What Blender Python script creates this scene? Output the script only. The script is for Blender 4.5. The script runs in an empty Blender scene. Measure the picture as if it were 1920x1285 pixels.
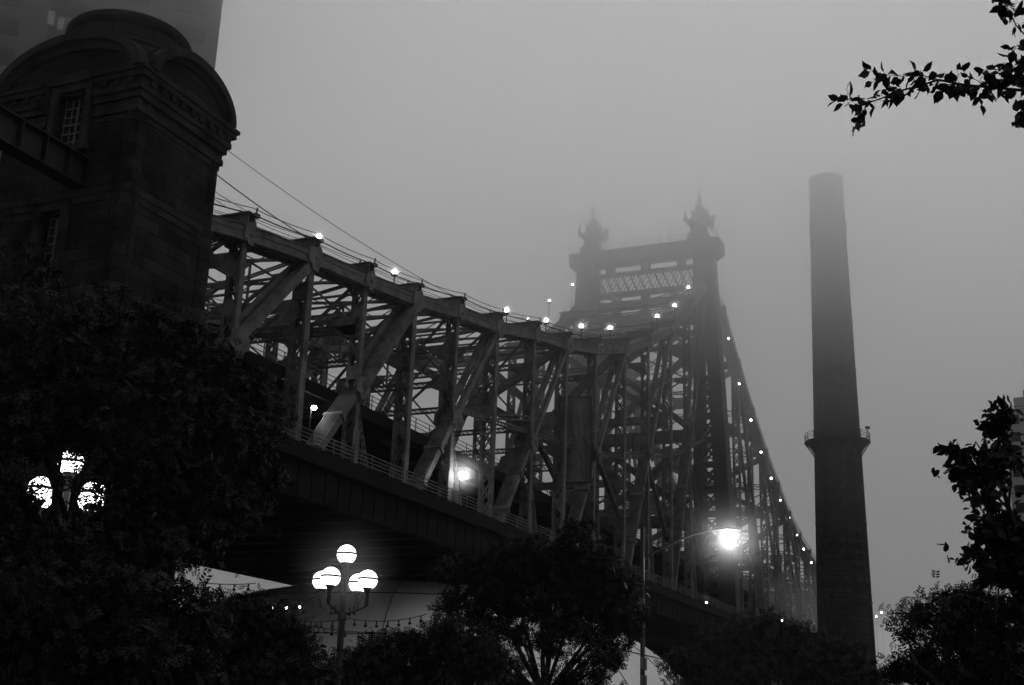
import bpy, math, random
import numpy as np
from mathutils import Matrix, Vector
R_ = math.radians
# ------------------------------------------------------------------ camera
F = 2355.0                      # focal length in pixels of the 1920 px wide photograph
PITCH = math.atan(730/F); ROLL = R_(2.0); PSI = math.atan(1090/math.hypot(F, 730))
_h = np.array([math.cos(PSI), math.sin(PSI), 0]); _r = np.array([math.sin(PSI), -math.cos(PSI), 0]); _u = np.array([0, 0, 1.])
FW = _h*math.cos(PITCH)+_u*math.sin(PITCH); U0 = _u*math.cos(PITCH)-_h*math.sin(PITCH)
RT = _r*math.cos(ROLL)+U0*math.sin(ROLL); UP = U0*math.cos(ROLL)-_r*math.sin(ROLL)
CAM = np.array([0., -46., 1.7])
scene = bpy.context.scene
cd = bpy.data.cameras.new('camera'); cam = bpy.data.objects.new('camera', cd); scene.collection.objects.link(cam)
cd.sensor_width = 36; cd.lens = F/1920*36; cd.clip_end = 6000; cd.clip_start = .1
cam.matrix_world = Matrix(((RT[0], UP[0], -FW[0], CAM[0]), (RT[1], UP[1], -FW[1], CAM[1]), (RT[2], UP[2], -FW[2], CAM[2]), (0, 0, 0, 1)))
scene.camera = cam
# ------------------------------------------------------------------ world, sun, exposure
w = bpy.data.worlds.new("World"); scene.world = w; w.use_nodes = True
nt = w.node_tree; bg = nt.nodes['Background']
sky = nt.nodes.new('ShaderNodeTexSky'); sky.sky_type = 'NISHITA'; sky.sun_disc = False
SUN_EL, SUN_AZ = R_(30), R_(-98)          # azimuth counted from +X towards +Y
sky.sun_elevation = SUN_EL; sky.sun_rotation = math.pi/2-SUN_AZ
sky.air_density = 1.0; sky.dust_density = 6.0; sky.ozone_density = 1.0; sky.altitude = 0
hsv = nt.nodes.new('ShaderNodeHueSaturation'); hsv.inputs['Saturation'].default_value = 0
nt.links.new(sky.outputs[0], hsv.inputs['Color'])
mixc = nt.nodes.new('ShaderNodeMix'); mixc.data_type = 'RGBA'; mixc.inputs['Factor'].default_value = .82   # overcast: mostly one even grey
mixc.inputs['B'].default_value = (9.5, 9.5, 9.5, 1)
tcw = nt.nodes.new('ShaderNodeTexCoord'); sxw = nt.nodes.new('ShaderNodeSeparateXYZ')   # dusk overcast: brightest low over the river
nt.links.new(tcw.outputs['Generated'], sxw.inputs[0])
rmp = nt.nodes.new('ShaderNodeValToRGB'); cr = rmp.color_ramp; cr.interpolation = 'EASE'
for k_, (p_, v_) in enumerate(((0, .55), (.12, .75), (.3, 1.12), (.39, 1.16), (.52, .92), (.75, .5), (1, .4))):
    e_ = cr.elements[k_] if k_ < 2 else cr.elements.new(p_)
    e_.position = p_; e_.color = (v_, v_, v_, 1)
nt.links.new(sxw.outputs[2], rmp.inputs[0])
dt = nt.nodes.new('ShaderNodeVectorMath'); dt.operation = 'DOT_PRODUCT'; _b = FW+RT*(1050-960)/F; _b = np.array([_b[0], _b[1], 0])/math.hypot(_b[0], _b[1]); dt.inputs[1].default_value = tuple(_b)
nt.links.new(tcw.outputs['Generated'], dt.inputs[0])
mrw = nt.nodes.new('ShaderNodeMapRange'); nt.links.new(dt.outputs['Value'], mrw.inputs[0]); mrw.interpolation_type = 'SMOOTHSTEP'
mrw.inputs[1].default_value = -.2; mrw.inputs[2].default_value = .98; mrw.inputs[3].default_value = .32; mrw.inputs[4].default_value = 1.25
mw = nt.nodes.new('ShaderNodeMath'); mw.operation = 'MULTIPLY'; nt.links.new(mrw.outputs[0], mw.inputs[0]); nt.links.new(rmp.outputs[0], mw.inputs[1])
vmw = nt.nodes.new('ShaderNodeVectorMath'); vmw.operation = 'SCALE'
nt.links.new(hsv.outputs[0], mixc.inputs['A']); nt.links.new(mixc.outputs['Result'], vmw.inputs[0]); nw = nt.nodes.new('ShaderNodeTexNoise'); nw.inputs['Scale'].default_value = 2.2; nw.inputs['Detail'].default_value = 3; nt.links.new(tcw.outputs['Generated'], nw.inputs['Vector'])
mn = nt.nodes.new('ShaderNodeMapRange'); mn.inputs[1].default_value = .3; mn.inputs[2].default_value = .7; mn.inputs[3].default_value = .84; mn.inputs[4].default_value = 1.16; nt.links.new(nw.outputs[0], mn.inputs[0])
mz = nt.nodes.new('ShaderNodeMath'); mz.operation = 'MULTIPLY'; nt.links.new(mn.outputs[0], mz.inputs[0]); nt.links.new(mw.outputs[0], mz.inputs[1]); nt.links.new(mz.outputs[0], vmw.inputs['Scale']); nt.links.new(vmw.outputs[0], bg.inputs['Color'])
bg.inputs['Strength'].default_value = 0.05
sl = bpy.data.lights.new('sun', 'SUN'); sl.energy = 0.35; sl.angle = R_(50)
so = bpy.data.objects.new('sun', sl); scene.collection.objects.link(so)
so.rotation_euler = Vector((-math.cos(SUN_EL)*math.cos(SUN_AZ), -math.cos(SUN_EL)*math.sin(SUN_AZ), -math.sin(SUN_EL))).to_track_quat('-Z', 'Y').to_euler()
scene.view_settings.view_transform = 'Standard'; scene.view_settings.look = 'None'
scene.view_settings.exposure = 1.55; scene.view_settings.gamma = 1
cy = scene.cycles
cy.max_bounces = 6; cy.diffuse_bounces = 3; cy.glossy_bounces = 2; cy.transparent_max_bounces = 16; cy.volume_bounces = 3
cy.use_denoising = True
try: cy.denoiser = 'OPENIMAGEDENOISE'
except Exception: pass
cy.sample_clamp_indirect = 3.0
cy.caustics_reflective = False; cy.caustics_refractive = False

def ray(x, y): return FW+RT*(x-960)/F+UP*(642.5-y)/F
def on_y(x, y, Y):
    d = ray(x, y); return CAM+d*(Y-CAM[1])/d[1]
def on_x(x, y, X):
    d = ray(x, y); return CAM+d*(X-CAM[0])/d[0]
def at(x, y, D):
    """point seen at pixel x, y standing D metres away over the ground"""
    d = ray(x, y); return CAM+d*D/math.hypot(d[0], d[1])

# ------------------------------------------------------------------ materials
def mat(name, col, rough=.7, spec=.3, noise=0, nscale=1.0, bump=0, bscale=8., metal=0, brick=None, stretch=None):
    m = bpy.data.materials.new(name); m.use_nodes = True
    t = m.node_tree; b = t.nodes['Principled BSDF']
    b.inputs['Roughness'].default_value = rough; b.inputs['Specular IOR Level'].default_value = spec
    b.inputs['Metallic'].default_value = metal
    tc = t.nodes.new('ShaderNodeTexCoord'); src = tc.outputs['Object']
    if stretch:
        mp = t.nodes.new('ShaderNodeMapping'); mp.inputs['Scale'].default_value = stretch
        t.links.new(src, mp.inputs['Vector']); src = mp.outputs[0]
    c = None
    if brick:
        bt = t.nodes.new('ShaderNodeTexBrick'); bw, bh, mort = brick
        # courses run level on upright faces: u = x + y, v = z
        sx = t.nodes.new('ShaderNodeSeparateXYZ'); ad = t.nodes.new('ShaderNodeMath'); ad.operation = 'ADD'
        cb = t.nodes.new('ShaderNodeCombineXYZ')
        t.links.new(tc.outputs['Object'], sx.inputs[0]); t.links.new(sx.outputs[0], ad.inputs[0]); t.links.new(sx.outputs[1], ad.inputs[1])
        t.links.new(ad.outputs[0], cb.inputs[0]); t.links.new(sx.outputs[2], cb.inputs[1]); t.links.new(cb.outputs[0], bt.inputs['Vector'])
        bt.inputs['Scale'].default_value = 1; bt.inputs['Brick Width'].default_value = bw; bt.inputs['Row Height'].default_value = bh
        bt.inputs['Mortar Size'].default_value = mort; bt.inputs['Mortar Smooth'].default_value = .3
        bt.inputs['Color1'].default_value = (col*1.35,)*3+(1,); bt.inputs['Color2'].default_value = (col*.62,)*3+(1,)
        bt.inputs['Mortar'].default_value = (col*.45,)*3+(1,)
        c = bt.outputs['Color']
    nz = t.nodes.new('ShaderNodeTexNoise'); nz.inputs['Scale'].default_value = nscale; nz.inputs['Detail'].default_value = 6
    nz.inputs['Roughness'].default_value = .6
    t.links.new(src, nz.inputs['Vector'])
    mr = t.nodes.new('ShaderNodeMapRange'); mr.inputs[1].default_value = .3; mr.inputs[2].default_value = .7
    mr.inputs[3].default_value = 1-noise; mr.inputs[4].default_value = 1+noise
    t.links.new(nz.outputs[0], mr.inputs[0])
    vm = t.nodes.new('ShaderNodeVectorMath'); vm.operation = 'SCALE'
    if c is None: vm.inputs[0].default_value = (col,)*3
    else: t.links.new(c, vm.inputs[0])
    t.links.new(mr.outputs[0], vm.inputs['Scale']); t.links.new(vm.outputs[0], b.inputs['Base Color'])
    if bump:
        bp = t.nodes.new('ShaderNodeBump'); bp.inputs['Strength'].default_value = .8; bp.inputs['Distance'].default_value = bump
        n2 = t.nodes.new('ShaderNodeTexNoise'); n2.inputs['Scale'].default_value = bscale; n2.inputs['Detail'].default_value = 5
        t.links.new(src, n2.inputs['Vector'])
        if brick:
            mx = t.nodes.new('ShaderNodeMath'); mx.operation = 'SUBTRACT'
            t.links.new(n2.outputs[0], mx.inputs[0]); t.links.new(bt.outputs['Fac'], mx.inputs[1]); t.links.new(mx.outputs[0], bp.inputs['Height'])
        else: t.links.new(n2.outputs[0], bp.inputs['Height'])
        t.links.new(bp.outputs[0], b.inputs['Normal'])
    return m
def emat(name, strength, base=.8):
    m = bpy.data.materials.new(name); m.use_nodes = True
    b = m.node_tree.nodes['Principled BSDF']; b.inputs['Base Color'].default_value = (base, base, base, 1)
    b.inputs['Emission Color'].default_value = (1, 1, 1, 1); b.inputs['Emission Strength'].default_value = strength
    return m
M = dict(
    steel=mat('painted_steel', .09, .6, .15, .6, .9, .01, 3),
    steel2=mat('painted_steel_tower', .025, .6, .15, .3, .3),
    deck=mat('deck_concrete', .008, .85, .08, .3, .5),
    stone=mat('granite_ashlar', .02, .9, .04, .8, .45, .06, 2.5, brick=(1.7, .62, .03)),
    stone_plain=mat('granite_dressed', .028, .85, .04, .7, .9, .03, 4),
    brick=mat('chimney_brick', .03, .9, .05, .55, .5, .03, 3, brick=(.9, .75, .05), stretch=(1, 1, .12)),
    iron=mat('dark_iron', .02, .6, .15, .2, 2),
    leaf=mat('leaf', .014, .6, .1, .6, 1.3),
    bark=mat('bark', .02, .9, .05, .4, 6, .02, 12),
    concrete=mat('pale_concrete', .3, .85, .2, .2, .15, stretch=(1, 1, .1)),
    glassy=mat('window_glass', .012, .3, .15),
    fabric=mat('dome_fabric', .75, .6, .3, .08, .3),
    fabric2=mat('work_sheet', .13, .8, .1, .3, .4),
    ground=mat('soil_and_paving', .05, .9, .2, .4, .2),
    asphalt=mat('asphalt', .05, .85, .3, .3, 1.5),
    paving=mat('pavement_slabs', .14, .85, .2, .2, .8),
    water=mat('river_water', .02, .08, .5, .1, .05, .15, .35),
    facade=mat('tower_facade', .085, .6, .1, .2, .05),
    ivory=mat('muntin_paint', .12, .6, .3, .1, 3),
    globe=emat('lit_globe', 2.2), lamp=emat('lit_lamp', 40), bulb=emat('lit_bulb', 7), win=emat('lit_window', .012, .1),
)
# ------------------------------------------------------------------ mesh collector
def nrm(v): return v/(np.linalg.norm(v)+1e-12)
A = lambda *p: np.array(p, float)
class MB:
    def __init__(s): s.v = []; s.f = []; s.n = 0; s.smooth = False
    def add(s, v, f):
        v = np.asarray(v, float); s.v.append(v); s.f += [tuple(i+s.n for i in q) for q in f]; s.n += len(v); return s
    def box(s, a, b):
        x0, y0, z0 = a; x1, y1, z1 = b
        return s.add([(x0, y0, z0), (x1, y0, z0), (x1, y1, z0), (x0, y1, z0), (x0, y0, z1), (x1, y0, z1), (x1, y1, z1), (x0, y1, z1)],
                     [(0, 3, 2, 1), (4, 5, 6, 7), (0, 1, 5, 4), (1, 2, 6, 5), (2, 3, 7, 6), (3, 0, 4, 7)])
    def axes(s, p0, p1, ref):
        d = nrm(p1-p0); a = np.cross(d, ref)
        if np.linalg.norm(a) < 1e-3: a = np.cross(d, A(1, 0, 0))
        a = nrm(a); return d, a, np.cross(a, d)
    def beam(s, p0, p1, w, h, ref=(0, 0, 1), w1=None, h1=None):
        p0 = np.asarray(p0, float); p1 = np.asarray(p1, float); d, a, b = s.axes(p0, p1, np.asarray(ref, float))
        w1 = w if w1 is None else w1; h1 = h if h1 is None else h1
        vs = [p0+a*i*w/2+b*j*h/2 for i, j in ((-1, -1), (1, -1), (1, 1), (-1, 1))]+[p1+a*i*w1/2+b*j*h1/2 for i, j in ((-1, -1), (1, -1), (1, 1), (-1, 1))]
        return s.add(vs, [(0, 3, 2, 1), (4, 5, 6, 7), (0, 1, 5, 4), (1, 2, 6, 5), (2, 3, 7, 6), (3, 0, 4, 7)])
    def laced(s, p0, p1, w, h, ref=(0, 0, 1), t=.12, lt=.06, pitch=None, sides='wh', plates=''):
        """box member: corner angles, X lacing on the faces named in sides, solid webs on the faces named in plates"""
        p0 = np.asarray(p0, float); p1 = np.asarray(p1, float); d, a, b = s.axes(p0, p1, np.asarray(ref, float))
        L = np.linalg.norm(p1-p0)
        for i in (-1, 1):
            for j in (-1, 1):
                o = a*i*(w-t)/2+b*j*(h-t)/2; s.beam(p0+o, p1+o, t, t, ref)
        pitch = pitch or max(w, h); n = max(2, int(round(L/pitch)))
        for k in range(n):
            q0 = p0+d*L*k/n; q1 = p0+d*L*(k+1)/n
            if 'w' in sides:      # faces whose plane holds a (normal b)
                for j in (-1, 1):
                    o = b*j*h/2
                    s.beam(q0+o-a*w/2, q1+o+a*w/2, lt, .02, b); s.beam(q0+o+a*w/2, q1+o-a*w/2, lt, .02, b)
            if 'h' in sides:
                for j in (-1, 1):
                    o = a*j*w/2
                    s.beam(q0+o-b*h/2, q1+o+b*h/2, lt, .02, a); s.beam(q0+o+b*h/2, q1+o-b*h/2, lt, .02, a)
        if 'h' in plates:
            for j in (-1, 1):
                o = a*j*(w/2-.03); s.beam(p0+o, p1+o, .04, h-.01, ref)
        if 'w' in plates:
            for j in (-1, 1):
                o = b*j*(h/2-.03); s.beam(p0+o, p1+o, w-.01, .04, ref)
        return s
    def tube(s, pts, rad, n=8, cap=True):
        pts = [np.asarray(p, float) for p in pts]; rad = rad if hasattr(rad, '__len__') else [rad]*len(pts)
        rings = []; ref = A(.3, .2, 1.)
        for i, p in enumerate(pts):
            d = nrm(pts[min(i+1, len(pts)-1)]-pts[max(i-1, 0)]); a = nrm(np.cross(d, ref)) if abs(np.dot(d, nrm(ref))) < .98 else nrm(np.cross(d, A(1, 0, 0))); b = np.cross(d, a)
            rings.append([p+rad[i]*(a*math.cos(2*math.pi*k/n)+b*math.sin(2*math.pi*k/n)) for k in range(n)])
        f = [(i*n+k, i*n+(k+1) % n, (i+1)*n+(k+1) % n, (i+1)*n+k) for i in range(len(pts)-1) for k in range(n)]
        if cap: f += [tuple(range(n))[::-1], tuple((len(pts)-1)*n+k for k in range(n))]
        return s.add([q for r in rings for q in r], f)
    def lathe(s, prof, c=(0, 0, 0), n=32, cap=True):
        c = np.asarray(c, float)
        vs = [c+A(r*math.cos(2*math.pi*k/n), r*math.sin(2*math.pi*k/n), z) for r, z in prof for k in range(n)]
        f = [(i*n+k, i*n+(k+1) % n, (i+1)*n+(k+1) % n, (i+1)*n+k) for i in range(len(prof)-1) for k in range(n)]
        if cap: f += [tuple(range(n))[::-1], tuple((len(prof)-1)*n+k for k in range(n))]
        return s.add(vs, f)
    def prism(s, poly, o, ax, ay, az, depth):
        """polygon in the plane (ax, ay) at o, extruded along az"""
        o, ax, ay, az = (np.asarray(q, float) for q in (o, ax, ay, az)); n = len(poly)
        vs = [o+ax*x+ay*y for x, y in poly]+[o+ax*x+ay*y+az*depth for x, y in poly]
        return s.add(vs, [tuple(range(n))[::-1], tuple(range(n, 2*n))]+[(i, (i+1) % n, n+(i+1) % n, n+i) for i in range(n)])
    def build(s, name, m, parent=None, smooth=None):
        me = bpy.data.meshes.new(name); me.from_pydata(np.vstack(s.v).tolist() if s.v else [], [], s.f); me.materials.append(m)
        if smooth or s.smooth: me.shade_smooth()
        o = bpy.data.objects.new(name, me); scene.collection.objects.link(o); o.parent = parent
        return o
def tag(o, label=None, cat=None, group=None, kind=None):
    for k, v in (('label', label), ('category', cat), ('group', group), ('kind', kind)):
        if v: o[k] = v
    return o
def thing(name, loc, label, cat, group=None, rz=0):
    o = bpy.data.objects.new(name, None); o.empty_display_size = .2; scene.collection.objects.link(o)
    o.location = tuple(loc); o.rotation_euler = (0, 0, rz); return tag(o, label, cat, group)
def copy_tree(o, parent=None):
    c = o.copy(); scene.collection.objects.link(c); c.parent = parent
    for ch in list(o.children): copy_tree(ch, c)
    return c
def sphere(mb, c, r, n=16, m=10, z0=-1., z1=1.):
    prof = []
    a0, a1 = math.asin(z0), math.asin(z1)
    for i in range(m+1):
        a = a0+(a1-a0)*i/m; prof.append((max(r*math.cos(a), .001), r*math.sin(a)))
    return mb.lathe(prof, c, n)
# ------------------------------------------------------------------ ground, road, river
tag(MB().box((-600, -600, -.6), (200, 600, 0)).build('ground', M['ground']), 'dark paved ground of the river bank', kind='structure')
tag(MB().box((-80, -43, .0), (196, -34.5, .004)).build('road', M['asphalt']), 'asphalt road beside the bridge', kind='structure')
tag(MB().box((-80, -34.5, 0), (196, -24, .13)).build('pavement', M['paving']), 'kerbed pavement along the road', kind='structure')
tag(MB().add([(200, -3000, -.9), (5000, -3000, -.9), (5000, 3000, -.9), (200, 3000, -.9)], [(0, 1, 2, 3)]).build('river_water', M['water']), 'dark river water beyond the bank', kind='structure')

# ------------------------------------------------------------------ steel bridge
# stations along the bridge (metres), height of the top chord centre; major nodes carry the diagonals
NODES = [(53, 29.6, 0), (60.8, 31.2, 0), (68.4, 32.4, 1), (75.9, 33.3, 0), (83.5, 34.3, 1), (91.4, 35.8, 0), (99.5, 37.0, 1), (108.5, 39.0, 0),
         (117.1, 40.5, 1), (126.3, 42.7, 0), (136.3, 45.7, 1), (145.8, 49.6, 0), (155.5, 54.0, 1), (165.2, 60.2, 0), (175, 67.2, 1),
         (184.5, 65.4, 0), (194, 59.2, 1), (203.5, 53.6, 0), (213, 48.6, 1), (222.5, 44.6, 0), (232, 41.0, 1), (241.5, 38.4, 0), (251, 36.6, 1),
         (260.5, 35.2, 0), (270, 34.2, 1), (280, 33.6, 0), (290, 33.2, 1), (300, 33.2, 0), (310, 33.2, 1)]
ZB, ZD, ZU = 16.2, 17.7, 24.6           # bottom chord, lower deck surface, upper deck surface
YS = (0., 18.3); NT = 14                # NT: index of the tower node
st = M['steel']
bridge = thing('steel_bridge', (53, 0, 0), 'long dark steel truss bridge running from the stone tower into the fog', 'bridge')
BO = A(-53, 0, 0)
def bpart(mb, name, m=None, parent=None):
    for i in range(len(mb.v)): mb.v[i] = mb.v[i]+(BO if parent is None or parent is bridge else BO)
    return mb.build(name, m or st, parent or bridge)
P = lambda i, Y, dz=0: A(NODES[i][0], Y, NODES[i][1]+dz)
# top chords
for Y in YS:
    mb = MB()
    for i in range(len(NODES)-1):
        if i in (NT-1, NT) and 0: continue
        a, b = P(i, Y), P(i+1, Y)
        for o in (-.72, .72): mb.beam(a+A(0, o, 0), b+A(0, o, 0), .1, 1.0)
        mb.beam(a+A(0, 0, -.02), b+A(0, 0, -.02), .1, .9)
        mb.beam(a+A(0, 0, .5), b+A(0, 0, .5), 1.75, .06)
        for o in (-.72, .72):
            mb.beam(a+A(0, o, -.5), b+A(0, o, -.5), .34, .06)
            mb.beam(a+A(0, o*1.1, .1), b+A(0, o*1.1, .1), .08, .07)
        L = np.linalg.norm(b-a); n = int(L/1.3)
        for k in range(n):
            q0 = a+(b-a)*k/n-A(0, 0, .52); q1 = a+(b-a)*(k+1)/n-A(0, 0, .52)
            mb.beam(q0+A(0, -.7, 0), q1+A(0, .7, 0), .09, .03); mb.beam(q0+A(0, .7, 0), q1+A(0, -.7, 0), .09, .03)
    bpart(mb, 'top_chord')
    mb = MB()
    for i in range(len(NODES)-1):
        a = A(NODES[i][0], Y, ZB); b = A(NODES[i+1][0], Y, ZB)
        for o in (-.6, .6): mb.beam(a+A(0, o, 0), b+A(0, o, 0), .12, 1.2)
        mb.beam(a+A(0, 0, .62), b+A(0, 0, .62), 1.5, .06)
    bpart(mb, 'bottom_chord')
# gussets with the joint pin
def gusset(mb, c, r, Y, up=.0):
    poly = [(-r*1.15, -.5), (-r*1.0, .5), (-.35, .62+up), (.4, .9+up), (.62*r, .8), (.8*r, .45), (1.0*r, .2), (1.05*r, -.45), (r*.5, -r*.72), (.34, -r*1.2), (-r*.42, -r*1.2), (-r*.62, -r*.7)]
    for s in (-1, 1):
        mb.prism(poly, c+A(0, s*.84, 0), (1, 0, 0), (0, 0, 1), (0, s*1., 0), .07)
        mb.lathe([(.14, 0), (.14, .08), (.06, .12)], (0, 0, 0), 10); v = mb.v[-1]
        mb.v[-1] = np.stack([v[:, 0], s*v[:, 2], v[:, 1]], 1)+(c+A(0, s*.9, -.1))
def post(i, Y):
    X, zt, major = NODES[i]; mb = MB(); b = A(X, Y, ZB); t = A(X, Y, zt-.3)
    wy, wx = (1.15, .62) if major else (.95, .5)
    if i > NT: wy, wx = wy*.95, wx*.95
    for s in (-1, 1):
        mb.beam(b+A(0, s*wy/2, 0), t+A(0, s*wy/2, 0), .08, wx, ref=(1, 0, 0))
        for q in (-1, 1): mb.beam(b+A(q*wx/2, s*(wy/2-.12), 0), t+A(q*wx/2, s*(wy/2-.12), 0), .13, .05, ref=(1, 0, 0))
    L = zt-ZB; n = int(L/1.55)
    for k in range(n):
        z0 = ZB+L*k/n; z1 = ZB+L*(k+1)/n
        for q in (-1, 1):
            for s in (-1, 1): mb.beam((X+q*wx/2, Y-s*wy*.42, z0), (X+q*wx/2, Y+s*wy*.42, z1), .14, .03, ref=(1, 0, 0))
    levels = [ZU-.8, zt-2.6] if major else [ZU-.8, ZU+1.6, zt-2.4]
    z = zt-8
    while z > ZU+4: levels.append(z); z -= 8.5
    for z in levels:   # batten plates where frames meet the post
        mb.box((X-wx/2-.06, Y-wy/2-.02, z-.5), (X-wx/2-.03, Y+wy/2+.02, z+.5))
    if Y == 0:
        mb.beam((X, -.5, 17.3), (X, -.5, 22.), .1, .9, ref=(1, 0, 0))
    gusset(mb, P(i, Y), 0.85 if major else .65, Y, .0)
    bpart(mb, 'truss_post')
def bars(mb, a, b, n, gap, depth, thick=.09, bands=True):
    d = b-a
    for k in range(n):
        o = A(0, (k-(n-1)/2)*gap, 0); mb.beam(a+o, b+o, thick, depth)
def diagonal(i, j, Y):
    """from the top of node i to the foot at node j, through the middle of the minor post between them"""
    a = P(i, Y, -.3); f = A(NODES[j][0], Y, ZB); m = (a+f)/2; mb = MB()
    near_anchor = i <= 5
    for s in (-1, 1):
        o = A(0, s*(.68 if near_anchor else .5), 0)
        if near_anchor:    # two riveted ribs with a sunk plate between them
            mb.beam(a+o, m+o, .5, .72); mb.beam(a+o*1.0, m+o, .62, .1)
            for q in (-1, 1): mb.beam(a+o+A(0, 0, q*.36), m+o+A(0, 0, q*.36), .62, .06)
        else:
            for q in (-.17, .17): mb.beam(a+o+A(0, q, 0), m+o+A(0, q, 0), .1, .52)
            mb.beam(a+o+A(0, 0, .25), m+o+A(0, 0, .25), .42, .05)
    if near_anchor: mb.beam(a, m, .9, .1)
    else:
        n = int(np.linalg.norm(m-a)/1.6)
        for k in range(n):
            q0 = a+(m-a)*k/n; q1 = a+(m-a)*(k+1)/n; mb.beam(q0+A(0, -.45, -.2), q1+A(0, .45, -.2), .08, .03); mb.beam(q0+A(0, .45, -.2), q1+A(0, -.45, -.2), .08, .03)
    bars(mb, m, f, 7, .2, .6, .07)
    for t in (.3, .62): mb.beam(m+(f-m)*(t-.012), m+(f-m)*(t+.012), 1.55, .74)
    # gusset at the middle
    gusset(mb, m+A(0, 0, .1), .85, Y)
    # light strut down to the lower chord
    g = A(m[0]+4.0*(1 if i <= NT else -1), Y, ZB)
    mb.laced(m+A(.2, 0, -.6), g, .5, .34, ref=(0, 1, 0), t=.09, lt=.06, pitch=.55, sides='wh')
    bpart(mb, 'diagonal')
for Y in YS:
    for i in range(len(NODES)):
        if i != NT: post(i, Y)
    for i in range(2, NT+1, 2):
        if i >= 4: diagonal(i, i-2, Y)
    for i in range(NT, len(NODES)-2, 2): diagonal(i, i+2, Y)
    # first bay, running down behind the stone tower
    mb = MB(); a = P(2, Y, -.3); f = A(53.2, Y, ZB)
    for s in (-1, 1): mb.beam(a+A(0, s*.5, 0), f+A(0, s*.5, 0), .5, .66); mb.beam(a+A(0, s*.5, .36), f+A(0, s*.5, .36), .62, .06)
    mb.beam(a, f, .55, .12); gusset(mb, (a+f)/2, .95, Y); bpart(mb, 'diagonal')
# long counter bracing of the deep bays near the tower (laced, in the plane of the trusses)
for Y in YS[:1]:
    for i in (6, 8, 10, 12):
        mb = MB(); a = A(NODES[i][0], Y, (ZB+NODES[i][1])/2+2); b = A(NODES[i+2][0], Y, ZB+.8)
        m2 = A(NODES[i+1][0], Y, ZU+(NODES[i+1][1]-ZU)*.42)
        mb.laced(a, m2, .5, .45, ref=(0, 1, 0), t=.12, pitch=.8, plates='h'); mb.laced(m2, A(NODES[i+2][0], Y, ZU+1), .5, .45, ref=(0, 1, 0), t=.12, pitch=.8, plates='h')
        bpart(mb, 'counter_brace')
# cross frames between the two trusses
def cross_frame(i):
    X, zt, major = NODES[i]; mb = MB(); y0, y1 = 0, 18.3
    # top strut, standing a little above the chords
    for ya, yb, yc, yd in ((-.85, 2.2, -1., 2.4), (16.1, 19.15, 15.9, 19.3)):
        for s in (-1, 1): mb.beam((X+s*.34, ya, zt+.72), (X+s*.34, yb, zt+.72), .08, 1.05)
        mb.beam((X, yc, zt+1.28), (X, yd, zt+1.28), 1.15, .07); mb.beam((X, ya, zt+.2), (X, yb, zt+.2), .7, .06)
    for q in (.3, 1.15): mb.beam((X, 2.2, zt+q), (X, 16.1, zt+q), .3, .12)
    for k in range(8): mb.beam((X, 2.2+k*1.74, zt+(.3 if k % 2 else 1.15)), (X, 3.94+k*1.74, zt+(1.15 if k % 2 else .3)), .08, .08)
    # second strut with haunches
    z2 = zt-3.1
    def strut(z, dep, solid, hz=1.4):
        if solid:
            for s in (-1, 1): mb.beam((X+s*.26, y0, z), (X+s*.26, y1, z), .06, dep)
            for q in (-1, 1): mb.beam((X, y0, z+q*dep/2), (X, y1, z+q*dep/2), .66, .06)
        else: mb.laced((X, y0, z), (X, y1, z), .4, dep, t=.1, lt=.055, pitch=dep*1.1, sides='h')
        for y, s in ((y0, 1), (y1, -1)):
            for q in ((-.3, .3) if hz else ()):
                mb.prism([(0, dep/2), (1.5+hz*.6, dep/2), (1.5+hz*.6, -dep/2), (.5, -dep/2-hz), (0, -dep/2-hz)], (X+q-.02, y, z), (0, s, 0), (0, 0, 1), (1, 0, 0), .04)
    zp = ZU+5.0                                   # portal strut above the upper roadway
    deep = zt-zp
    if not major: strut(z2 if i > 2 else zt-1.6, .55, False, .9)
    if zt > 32: strut(zp if i > 2 else zp-.6, .75 if i > 8 else .5, major and i > 8, .8 if major or i > 8 else .5)
    if deep < 9.5:      # one row of crossed light bars between the top strut and the portal strut
        zb = min(zp, zt-2.2); nb = max(2, min(4, int(round(18.3/max(zt-zb, 3)/1.15))))
        for k in range(nb):
            ya, yb = 18.3*k/nb, 18.3*(k+1)/nb
            for q in (-.12, .12): mb.beam((X+q, ya+.1, zt+.2), (X+q, yb-.1, zb+.2), .07, .13)
            mb.beam((X, yb-.1, zt+.2), (X, ya+.1, zb+.2), .12, .16); mb.box((X-.16, (ya+yb)/2-.28, (zt+zb)/2-.08), (X+.16, (ya+yb)/2+.28, (zt+zb)/2+.48))
            if k: mb.beam((X, ya, zt+.2), (X, ya, zb), .14, .14, ref=(1, 0, 0))
    else:
        n = max(1, int(round(deep/11.)))
        for k in range(n):
            za = zt-.3-(deep-.3)*k/n; zb = zt-.3-(deep-.3)*(k+1)/n
            if major:
                mb.beam((X, .4, za), (X, 17.9, zb+.3), .35, .9); mb.beam((X+.02, .4, zb+.3), (X+.02, 17.9, za), .35, .9)
                mb.box((X-.34, 8.0, (za+zb)/2-.75), (X+.34, 10.3, (za+zb)/2+1.05))
            elif i > NT or n > 2: mb.beam((X, .4, za), (X, 17.9, zb+.3), .14, .2); mb.beam((X+.02, .4, zb+.3), (X+.02, 17.9, za), .14, .2)
            if k < n-1: strut(zb, .8 if major else .5, major, .7 if major else .4)
    bpart(mb, 'cross_frame')
for i in range(len(NODES)):
    if i != NT: cross_frame(i)
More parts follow.
